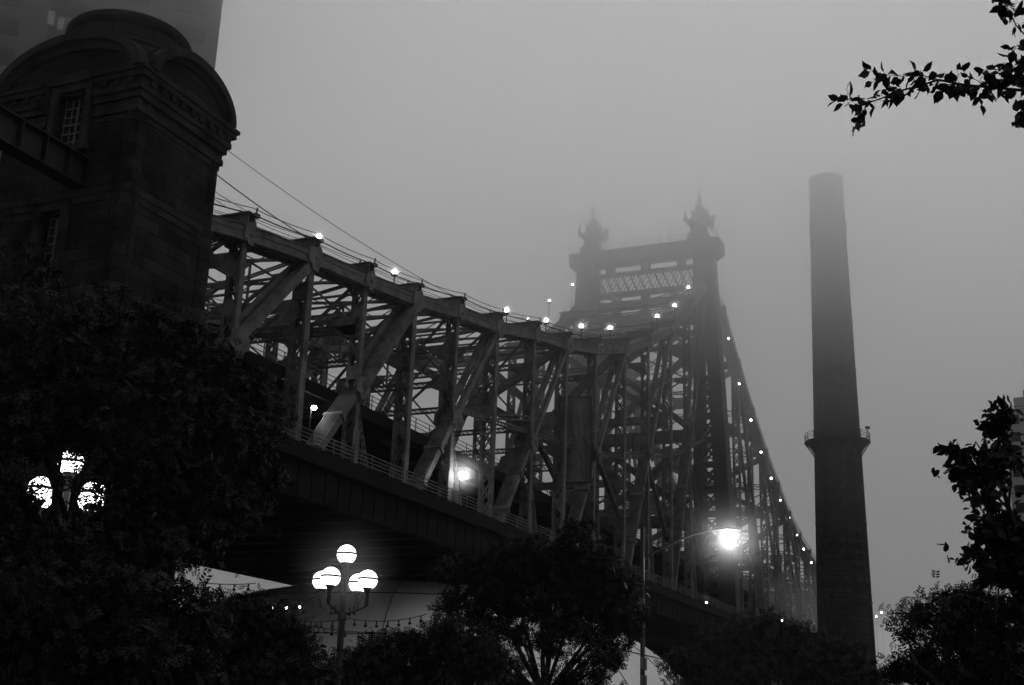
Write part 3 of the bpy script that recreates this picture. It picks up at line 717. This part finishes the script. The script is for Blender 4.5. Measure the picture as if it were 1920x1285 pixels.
# road lamp with a long arm
pb = at(1205, 1200, 46); lp = at(1368, 998, 46)
t = thing('road_lamp', (pb[0], pb[1], 0), 'tall road lamp with a long curved arm and one glaring head, below the tower', 'street lamp')
mb = MB(); d = lp-A(pb[0], pb[1], 0)
mb.tube([(0, 0, 0), (0, 0, 1), (0, 0, 9)], [.12, .1, .07], 10); mb.build('post', M['iron'], t)
mb = MB(); q = [(0, 7.85), (.35, 8.3), (.7, 8.66), (1.0, 8.84)]
mb.tube([A(d[0]*s, d[1]*s, z) for s, z in q[:1]]+[A(d[0]*s, d[1]*s, 7.85+(d[2]+.12-7.85)*math.sin(s*math.pi/2)**.95) for s in (.15, .3, .45, .6, .75, .9, 1.0)], [.045]*4+[.04]*4, 8); mb.build('arm', M['iron'], t)
mb = MB(); sphere(mb, (0, 0, 0), .2, 16, 8, 0, 1.); v = mb.v[-1]; hv = nrm(A(d[0], d[1], 0)); 
vv = v.copy(); al = vv[:, :1]*1.9*hv+vv[:, 1:2]*A(-hv[1], hv[0], 0)+np.c_[np.zeros(len(vv)), np.zeros(len(vv)), vv[:, 2]*.5]; mb.v[-1] = al+A(d[0], d[1], d[2]+.06)
mb.build('head', M['iron'], t)
mb = MB(); sphere(mb, (0, 0, 0), .17, 16, 8, -1, .1); v = mb.v[-1]; mb.v[-1] = v[:, :1]*1.5*hv+v[:, 1:2]*A(-hv[1], hv[0], 0)+np.c_[np.zeros(len(v)), np.zeros(len(v)), v[:, 2]*.75]+A(d[0], d[1], d[2]+.04)
mb.build('lens', M['lamp'], t); point((d[0], d[1], d[2]-.28), 320, .12, parent=t)
mb = MB()
for k, z in enumerate((3.35, 3.95)): mb.box((-.35, -.05, z), (.35, -.02, z+.42))
mb.build('sign_plate', M['iron'], t)
# deck lamps
def deck_lamp(px, py, Y, label, energy, r, h=3.2):
    p = on_y(px, py, Y); t = thing('deck_lamp', (p[0], p[1], ZD), label, 'bridge lamp', 'lamps along the bridge roadways'); hz = p[2]-ZD
    mb = MB(); mb.tube([(0, .25, 0), (0, .25, hz+.1), (0, .0, hz+.2)], .05, 8); mb.build('post', M['iron'], t)
    mb = MB(); sphere(mb, (0, 0, hz), r, 14, 8); mb.v[-1][:, 2] = hz+(mb.v[-1][:, 2]-hz)*.75; mb.build('lens', M['lamp'], t, smooth=True)
    if energy: point((0, -.12, hz), energy, .32, parent=t)
    return t
deck_lamp(868, 890, -1.4, 'bright round lamp on the lower roadway, throwing light on the railing', 110, .3)
deck_lamp(589, 765, .9, 'small oval lamp in the dark beside the first diagonal above the railing', 0, .2)
deck_lamp(997, 960, 1.2, 'tiny oval lamp in the dark above the end of the visible railing', 0, .12)
deck_lamp(1325, 1130, -4.0, 'tiny paired light at the railing near the foot of the bridge tower', 0, .14)
deck_lamp(1254, 1043, 1.0, 'faint light between the posts beside the arm of the road lamp', 0, .12)
deck_lamp(1320, 1027, 2.0, 'faint light inside the leg of the bridge tower, left of the glaring lamp', 0, .12)
# lamps on top of the chords
near = [(598, 444, 1.0), (740, 510, 1.0), (950, 582, 1.0), (1024, 601, .95), (1090, 612, 1.0), (1144, 615, 1.0), (1232, 593, .95), (1265, 573, .95), (1291, 539, .85)]
farl = [(990, 598, .5), (1030, 564, .7), (1073, 534, .7)]
down = [(1340, 541, .5), (1366, 635, .6), (1386, 720, .55), (1408, 788, .65), (1427, 848, .6), (1446, 897, .65), (1463, 938, .5), (1480, 972, .6), (1494, 1003, .55), (1507, 1030, .5), (1521, 1055, .6)]
ordw = ['first', 'second', 'third', 'fourth', 'fifth', 'sixth', 'seventh', 'eighth', 'ninth', 'tenth', 'eleventh']
def zch(X):
    xs = [n[0] for n in NODES]; return float(np.interp(X, xs, [n[1] for n in NODES]))
def chord_lamp(px, py, Y, s, label, energy):
    p = on_y(px, py, Y); zc = zch(p[0])+.5; t = thing('chord_lamp', (p[0], p[1], min(zc, p[2]-.5)), label, 'bridge lamp', 'lamps on the top chords of the bridge'); hz = p[2]-t.location[2]
    mb = MB(); mb.tube([(0, 0, 0), (0, 0, max(hz-.35, .1))], .05, 6); mb.box((-.2, -.2, hz-.36), (.2, .2, hz-.22)); mb.build('post', M['iron'], t)
    mb = MB(); sphere(mb, (0, 0, hz), .2*s*(1+(p[0]-80)/330), 12, 8); mb.build('globe', M['bulb'], t, smooth=True)
    if energy: point((0, -.5, hz+.3), energy, .2, parent=t)
for k, (x, y, s) in enumerate(near): chord_lamp(x, y, -.75, s, '%s white globe lamp from the stone tower, on the near top chord' % ordw[k], 0)
for k, (x, y, s) in enumerate(farl): chord_lamp(x, y, 19.0, s, '%s small lamp on the far top chord, climbing to the left tower leg' % ordw[k], 0)
for k, (x, y, s) in enumerate(down): chord_lamp(x, y, -.75, s, '%s small lamp down the chord between the bridge tower and the chimney' % ordw[k], 0)
for k, (x, y, D, lb) in enumerate(((1643, 1156, 420, 'faint distant light just right of the chimney foot'), (1653, 1149, 440, 'faintest distant light, a little right of the other one by the chimney'), (1521, 1254, 60, 'tiny light among the dark trees before the chimney'), (1466, 1164, 60, 'tiny light at the top of the trees left of the chimney'))):
    p = at(x, y, D); t = thing('distant_lamp', (p[0], p[1], 0), lb, 'street lamp'); mb = MB(); mb.tube([(0, 0, 0), (0, 0, p[2]-.1)], .05, 6); mb.build('post', M['iron'], t)
    mb = MB(); sphere(mb, (0, 0, p[2]), D*.0007, 10, 6); mb.build('globe', M['bulb'], t)
# ------------------------------------------------------------------ overhead wires
def wire(p, q, sag, r, label, n=14):
    p, q = A(*p), A(*q); mb = MB(); mb.tube([(q-p)*k/n-A(0, 0, 4*sag*(k/n)*(1-k/n)) for k in range(n+1)], r, 6)
    o = mb.build('overhead_wire', M['iron']); o.location = tuple(p); return tag(o, label, 'wire', 'wires from the stone tower to the bridge')
wire(on_y(400, 323, -3.5), on_y(577, 446, -.8), .15, .035, 'thick upper wire from the stone tower to the second chord joint')
wire(on_y(420, 277, 2.0), on_y(852, 556, -.8), .5, .022, 'long thin wire from behind the stone tower, highest against the fog')
wire(on_y(400, 357, -3.5), on_y(470, 400, -.5), .05, .02, 'short thin wire low beside the stone tower edge')
wire(on_y(400, 372, -3.5), on_y(430, 392, -.5), .02, .02, 'shortest wire at the chord end beside the stone tower')
# string lights by the dome
def festoon(p, q, sag, n, lit, label):
    p, q = at(*p), at(*q); t = thing('string_lights', tuple(p), label, 'string lights', 'strings of bulbs in front of the dome')
    f = lambda s: (q-p)*s-A(0, 0, 4*sag*s*(1-s)); mb = MB(); mb.tube([f(k/20) for k in range(21)], .012, 5); mb.build('cable', M['iron'], t)
    for k in range(n):
        c = f((k+.5)/n); mb = MB(); mb.tube([c, c-A(0, 0, .08)], .02, 6); b = mb.build('socket', M['iron'], t)
        mb = MB(); sphere(mb, c-A(0, 0, .13), .03 if k in lit else .045, 10, 6); mb.build('bulb', M['bulb'] if k in lit else M['iron'], b)
festoon((470, 1150, 34), (655, 1160, 34), .15, 9, (), 'unlit string of bulbs hanging left of the globe lamp post')
festoon((655, 1160, 34), (800, 1152, 34), .12, 7, (), 'unlit string of bulbs hanging right of the globe lamp post')
festoon((560, 1170, 36), (760, 1185, 36), .1, 8, (), 'lowest unlit string of bulbs before the dome')
festoon((500, 1128, 33), (600, 1124, 33), .05, 4, (0, 1, 2), 'short string with three lit bulbs beside the globe lamp post')
festoon((372, 1092, 33), (480, 1094, 33), .04, 4, (), 'short unlit string of bulbs against the sky under the bridge')

# ------------------------------------------------------------------ trees
RNG = np.random.default_rng(11)
def leaf_shape(kind):
    if kind == 'pear':   # ovate, pointed, slightly folded; stalk at the origin, tip along +x
        v = np.array([(0, 0, 0), (.25, .30, .06), (.58, .33, .08), (.85, .14, .02), (1.08, 0, -.10), (.85, -.14, .02), (.58, -.33, .08), (.25, -.30, .06), (.5, 0, -.02)])
        f = [(0, 8, 2, 1), (8, 4, 3, 2), (0, 7, 6, 8), (8, 6, 5, 4)]
    elif kind == 'spray':   # a short spray of leaflets each side of a stalk
        vs = []; f = []
        for k in range(3):
            for s in (-1, 1):
                x = .1+.3*k; n = len(vs); vs += [(x, 0, 0), (x+.2, s*.10, .02), (x+.32, s*.42, -.03), (x+.06, s*.3, .0)]; f.append((n, n+1, n+2, n+3) if s < 0 else (n+3, n+2, n+1, n))
        v = np.array(vs)
    else:
        v = np.array([(0, 0, 0), (.5, .32, .05), (1, 0, -.05), (.5, -.32, .05)]); f = [(0, 1, 2, 3)]
    return v, f
def scatter(name, pos, size, kind, parent, droop=.5, m='leaf', dirs=None):
    v, f = leaf_shape(kind); n = len(pos); k = len(v)
    d = RNG.normal(size=(n, 3)) if dirs is None else dirs+RNG.normal(size=(n, 3))*.55
    d[:, 2] -= droop; d /= np.linalg.norm(d, axis=1)[:, None]
    t = RNG.normal(size=(n, 3)); b = np.cross(d, t); b /= np.linalg.norm(b, axis=1)[:, None]; c = np.cross(d, b)
    s = size*RNG.uniform(.5, 1.3, n)
    V = pos[:, None, :]+s[:, None, None]*(v[None, :, 0:1]*d[:, None, :]+v[None, :, 1:2]*b[:, None, :]+v[None, :, 2:3]*c[:, None, :])
    fl = np.array([q+(q[-1],)*(4-len(q)) for q in f]); FF = (fl[None]+np.arange(n)[:, None, None]*k).reshape(-1, 4)
    me = bpy.data.meshes.new(name); me.vertices.add(n*k); me.vertices.foreach_set('co', V.reshape(-1)); nf = len(FF)
    me.loops.add(nf*4); me.loops.foreach_set('vertex_index', FF.reshape(-1).astype(np.int32)); me.polygons.add(nf)
    me.polygons.foreach_set('loop_start', np.arange(0, nf*4, 4, dtype=np.int32)); me.update(calc_edges=True); me.validate(); me.materials.append(M[m])
    o = bpy.data.objects.new(name, me); scene.collection.objects.link(o); o.parent = parent; return o
def tree(name, base, blobs, leaf, label, kind='spray', cover=2.6, trunk_r=.16, clump=.3, group=None, cat='tree', droop=.5, depth=.8, limb_r=.07, fk=None):
    """base: (px, D) of the trunk; blobs: (px, py, radius px, D[, density]) foliage masses hung on their own limbs"""
    bp = at(base[0], 1300, base[1]); o = thing(name, (bp[0], bp[1], 0), label, cat, group); org = A(bp[0], bp[1], 0)
    top = np.mean([at(b[0], b[1], b[3]) for b in blobs], 0)-org; fork = A(top[0]*.25, top[1]*.25, max(top[2]*.55, .8))
    if fk: fork = at(*fk)-org
    mb = MB(); mb.tube([(0, 0, -.1), (trunk_r*.3, 0, .3), fork*A(.5, .5, .5), fork], [trunk_r*1.5, trunk_r*1.05, trunk_r*.9, trunk_r*.75], 10); mb.build('trunk', M['bark'], o, smooth=True)
    ml = MB(); P_ = []
    for bl in blobs:
        c = at(bl[0], bl[1], bl[3])-org; R = bl[2]*bl[3]/2400.; dens = bl[4] if len(bl) > 4 else 1.
        m1 = fork+(c-fork)*.5+RNG.normal(size=3)*A(.12, .12, .06)*np.linalg.norm(c-fork)+A(0, 0, .1)
        ml.tube([fork-A(0, 0, .1), m1, c], [limb_r, limb_r*.6, limb_r*.25], 6)
        area = {'spray': .30, 'pear': .5, 'leaf': .32}[kind]*leaf*leaf
        N = int(cover*dens*math.pi*R*R/(area*.5)); per = 26; nc = max(3, N//per)
        u = RNG.normal(size=(nc, 3)); u /= np.linalg.norm(u, axis=1)[:, None]; rr = RNG.uniform(.15, 1.08, nc)**.6
        cc = c+u*rr[:, None]*R*A(1, 1, depth)
        for q in cc[:min(nc, 14)]:
            ml.tube([c+(q-c)*.05, c+(q-c)*.55+RNG.normal(size=3)*.08*R, q], [limb_r*.22, limb_r*.14, limb_r*.06], 4, False)
        sz = RNG.uniform(.4, 1.5, nc)
        P_.append((cc[:, None, :]+RNG.normal(size=(nc, per, 3))*clump*.55*sz[:, None, None]*A(1, 1, .6)).reshape(-1, 3))
    ml.build('limb', M['bark'], o); scatter('crown', np.vstack(P_), leaf, kind, o, droop); return o
T = tree
T('locust_tree', (150, 23), [(60, 560, 85, 22, .35), (190, 575, 70, 23, .35), (20, 650, 100, 21, .7), (160, 650, 105, 22), (300, 640, 80, 23), (385, 690, 66, 24), (440, 720, 62, 25), (480, 790, 60, 25), (450, 870, 75, 24),
   (380, 800, 90, 23), (270, 760, 110, 22), (130, 760, 105, 21), (20, 790, 110, 21), (330, 920, 90, 22), (430, 950, 70, 23), (480, 900, 50, 24), (260, 870, 70, 21), (10, 930, 60, 20), (135, 915, 105, 20.5, .2), (330, 1010, 60, 22), (240, 1020, 90, 21), (100, 1040, 90, 20), (10, 1060, 80, 20), (500, 720, 26, 25, .6), (60, 490, 30, 22, .4)],
  .17, 'big dark fine-leaved tree covering the foot of the stone tower, left', cover=2.3, trunk_r=.24, group='fine-leaved street trees')
T('locust_tree', (120, 19), [(60, 1150, 120, 18), (200, 1140, 100, 18), (310, 1130, 75, 19), (80, 1260, 120, 18), (230, 1250, 110, 18), (340, 1220, 80, 19)], .16, 'low dark crown in the bottom left corner of the picture', trunk_r=.15, group='fine-leaved street trees')
T('garden_shrub', (470, 25), [(400, 1160, 62, 25), (450, 1145, 44, 25), (505, 1165, 44, 25), (545, 1200, 48, 25), (470, 1230, 80, 25), (565, 1250, 50, 25), (400, 1260, 80, 25), (520, 1285, 70, 24)], .13, 'rounded dark shrub left of the clear globe lamp post', trunk_r=.08, cat='shrub', group='shrubs before the dome')
T('garden_shrub', (760, 34), [(640, 1272, 46, 35), (690, 1240, 48, 35), (735, 1215, 40, 35), (790, 1215, 48, 35), (840, 1185, 42, 35), (850, 1240, 60, 35), (760, 1270, 60, 35), (700, 1290, 50, 35), (905, 1230, 60, 35)], .15, 'dark spreading shrub between the globe lamp post and the centre tree', trunk_r=.08, cat='shrub', group='shrubs before the dome')
T('street_tree', (1020, 39), [(1085, 1020, 44, 39), (1085, 985, 22, 39, .7), (1020, 1040, 56, 39), (960, 1050, 50, 39), (900, 1075, 45, 39), (850, 1068, 36, 39, .9), (1120, 1070, 50, 39), (1165, 1110, 48, 39), (1000, 1110, 70, 39), (920, 1130, 55, 39), (1085, 1130, 70, 39), (1170, 1170, 42, 39), (860, 1140, 40, 39),
   (940, 1180, 50, 39, .8), (1040, 1185, 55, 39, .9), (1130, 1200, 50, 39, .8), (900, 1215, 40, 38, .5), (1110, 1245, 45, 38, .4), (960, 1240, 40, 38, .35), (1150, 1235, 34, 38, .5), (1060, 1275, 45, 38, .45), (900, 1275, 60, 38, .7), (980, 1290, 50, 38, .4), (1130, 1285, 36, 38, .6)],
  .19, 'broad dark tree in front of the bridge at bottom centre', trunk_r=.17, group='dark trees along the bottom')
T('street_tree', (1450, 60), [(1400, 1175, 34, 60), (1445, 1170, 28, 60, .8), (1350, 1205, 42, 60), (1290, 1235, 40, 60), (1420, 1215, 50, 60), (1490, 1205, 42, 60), (1540, 1215, 40, 60), (1590, 1240, 38, 60), (1630, 1275, 34, 60), (1500, 1255, 60, 60), (1400, 1265, 60, 60), (1300, 1280, 50, 60), (1570, 1280, 60, 60)],
  .26, 'low wide dark tree crossing the foot of the chimney', trunk_r=.2, clump=.45, group='dark trees along the bottom')
T('pear_tree', (1990, 15), [(1880, 778, 16, 15.5, .8), (1876, 805, 20, 15.5), (1880, 835, 20, 15.5), (1788, 850, 18, 15, .8), (1800, 875, 22, 15), (1845, 850, 22, 15), (1835, 890, 26, 15), (1872, 885, 24, 15), (1896, 868, 16, 15.5), (1810, 905, 16, 15, .8), (1855, 935, 30, 15), (1840, 975, 36, 15), (1888, 985, 34, 15), (1870, 1010, 46, 15), (1920, 1050, 60, 15), (1850, 1060, 40, 15), (1900, 1110, 60, 15), (1950, 1060, 60, 15)],
  .115, 'black leafy boughs with pointed leaves reaching up at the right edge', kind='pear', cover=2.7, trunk_r=.14, clump=.13, limb_r=.035, fk=(1940, 1120, 15))
T('locust_tree', (1900, 24), [(1690, 1162, 22, 24, .8), (1725, 1150, 30, 24), (1770, 1130, 30, 24), (1780, 1165, 36, 24), (1820, 1130, 42, 24), (1850, 1170, 60, 24), (1700, 1190, 18, 24, .8), (1750, 1200, 34, 24, .9), (1820, 1220, 60, 24), (1900, 1190, 60, 24), (1700, 1245, 30, 24), (1680, 1270, 26, 24), (1745, 1250, 46, 24), (1800, 1280, 60, 24), (1890, 1270, 80, 24)],
  .15, 'dark tree with drooping boughs at the bottom right corner', cover=2.5, trunk_r=.18, group='fine-leaved street trees')
# overhanging branch, top right
gt = at(2180, 900, 12); gb = thing('pear_tree', (gt[0], gt[1], 0), 'tree outside the frame whose thin leafy branch reaches in at top right', 'tree'); G0 = A(gt[0], gt[1], 0)
def q(x, y, D=11.): return at(x, y, D)-G0
mb = MB(); mb.tube([(0, 0, -.1), (0, 0, 2.5), q(2190, 500, 12), q(2160, 250, 11.7), q(2120, 0, 11.6), q(2100, -150, 11.5)], [.16, .13, .1, .07, .045, .02], 10); mb.build('trunk', M['bark'], gb, smooth=True)
twigs = [([(2150, 240, 11.7), (2000, 190, 11.3), (1920, 170, 11), (1860, 164), (1810, 160), (1760, 150), (1720, 162), (1690, 170), (1660, 182), (1632, 192), (1612, 190), (1595, 185), (1570, 192)], .016, 1.0),
         ([(1760, 150), (1730, 142), (1700, 143), (1672, 142), (1650, 138), (1630, 130)], .006, 1.0), ([(1632, 192), (1620, 205), (1610, 220), (1604, 238)], .004, 1.), ([(1595, 185), (1590, 172), (1584, 165)], .003, .7),
         ([(2100, 30, 11.6), (1980, 80, 11.2), (1920, 64, 11), (1905, 48), (1895, 25), (1885, 8), (1870, -10)], .010, .9), ([(1920, 170), (1915, 130), (1900, 100), (1908, 80)], .005, .9),
         ([(1960, 175, 11.1), (1925, 205), (1910, 218), (1898, 235)], .006, 1.), ([(1860, 164), (1845, 172), (1835, 190)], .004, 1.3), ([(1810, 160), (1775, 158), (1762, 172)], .003, 1.), ([(1690, 170), (1665, 160), (1650, 150), (1640, 150)], .003, 1.),
         ([(1925, 160), (1890, 140), (1870, 130), (1850, 130)], .006, 1.6), ([(1960, 190), (1930, 150), (1900, 125), (1880, 118)], .006, 1.6), ([(1925, 175), (1930, 110), (1925, 90)], .006, 1.2), ([(1850, 163), (1830, 150), (1805, 138), (1795, 140)], .004, 1.3), ([(1905, 20), (1890, 12), (1870, 0)], .004, 2.)]
mb = MB(); Pp = []; Dd = []
for pts, r, dn in twigs:
    p3 = [q(*p) for p in pts]; off = RNG.normal(size=3)*.05; n = len(p3)
    mb.tube(p3, [r*(1-.8*k/(n-1)) for k in range(n)], 6)
    for a, b in zip(p3[:-1], p3[1:]):
        L = np.linalg.norm(b-a); m_ = max(1, int(round(L/.021*dn)))
        for k in range(m_):
            p = a+(b-a)*RNG.random(); d = nrm(RNG.normal(size=3)+nrm(b-a)*.5-A(0, 0, .6)); st_ = RNG.uniform(.015, .06)
            mb.tube([p, p+d*st_], .0016, 3, False); Pp.append(p+d*st_); Dd.append(d)
mb.build('branch', M['bark'], gb); scatter('crown', np.array(Pp), .11, 'pear', gb, .35, dirs=np.array(Dd))

# ------------------------------------------------------------------ air
def volume(name, a, b, dens, g, label, col=1.0):
    mb = MB().box(a, b); m = bpy.data.materials.new(name+'_air'); m.use_nodes = True; t = m.node_tree
    t.nodes.clear(); o = t.nodes.new('ShaderNodeOutputMaterial'); v = t.nodes.new('ShaderNodeVolumePrincipled')
    v.inputs['Color'].default_value = (col,)*3+(1,); v.inputs['Density'].default_value = dens; v.inputs['Anisotropy'].default_value = g
    t.links.new(v.outputs[0], o.inputs['Volume'])
    ob = mb.build(name, m); return tag(ob, label, kind='stuff')
volume('haze', (-260, -420, -4), (620, 460, 112), .00013, .6, 'thin even evening mist over the whole place')
for z, d in ((28, .0016), (42, .0045), (52, .011), (60, .015), (71, .016), (77, .029)):
    volume('low_cloud', (-240-z, -400-z, z), (600+z, 440+z, 83.6+(z-60)*.003), d, .6, 'low cloud thickening upwards round the tops of tower and chimney')
volume('river_fog', (200, -70, .3), (560, 200, 27.9), .008, .6, 'bank of fog over the river beyond the bridge tower')

def mist(p, r, d, label):  # ball of denser fog added round a lamp to give its halo
    mb = MB(); sphere(mb, (0, 0, 0), r, 32, 20); m = bpy.data.materials.new('lamp_halo'); m.use_nodes = True; t = m.node_tree
    t.nodes.clear(); o = t.nodes.new('ShaderNodeOutputMaterial'); v = t.nodes.new('ShaderNodeVolumePrincipled'); v.inputs['Color'].default_value = (1, 1, 1, 1)
    tc = t.nodes.new('ShaderNodeTexCoord'); ln = t.nodes.new('ShaderNodeVectorMath'); ln.operation = 'LENGTH'; t.links.new(tc.outputs['Object'], ln.inputs[0])
    mr = t.nodes.new('ShaderNodeMapRange'); mr.inputs[1].default_value = 0; mr.inputs[2].default_value = r; mr.inputs[3].default_value = 1; mr.inputs[4].default_value = 0; t.links.new(ln.outputs['Value'], mr.inputs[0])
    pw = t.nodes.new('ShaderNodeMath'); pw.operation = 'POWER'; pw.inputs[1].default_value = 1.6; t.links.new(mr.outputs[0], pw.inputs[0])
    ml_ = t.nodes.new('ShaderNodeMath'); ml_.operation = 'MULTIPLY'; ml_.inputs[1].default_value = d; t.links.new(pw.outputs[0], ml_.inputs[0]); t.links.new(ml_.outputs[0], v.inputs['Density'])
    v.inputs['Anisotropy'].default_value = .3; t.links.new(v.outputs[0], o.inputs['Volume'])
    ob = mb.build('lamp_halo', m); ob.location = tuple(p); tag(ob, label, kind='stuff')
mist(at(1370, 1000, 46), 2.2, .03, 'added halo of mist round the glaring road lamp')  # added to stand in for lens glare
mist(on_y(868, 890, -1.5), 2.2, .13, 'added halo of mist round the bright roadway lamp')  # same added glare halo, denser
mist(at(650, 1075, 30), 1.6, .05, 'added faint halo of mist round the clear globe lamp post')  # added so the globes show a soft glow
first = None  # small added halos for the near and far chord lamps
for o in [o for o in scene.objects if o.name.startswith('chord_lamp')][:12]:
    g = [c for c in o.children if c.name.startswith('globe')][0]; z = float(np.mean([v.co.z for v in g.data.vertices])); p = (o.location[0], o.location[1], o.location[2]+z)
    if first is None:
        mist(p, 1.0, .6, 'added halo of mist round a lamp on the bridge chord'); first = [o for o in scene.objects if o.name.startswith('lamp_halo')][-1]
    else:
        c = first.copy(); scene.collection.objects.link(c); c.location = p
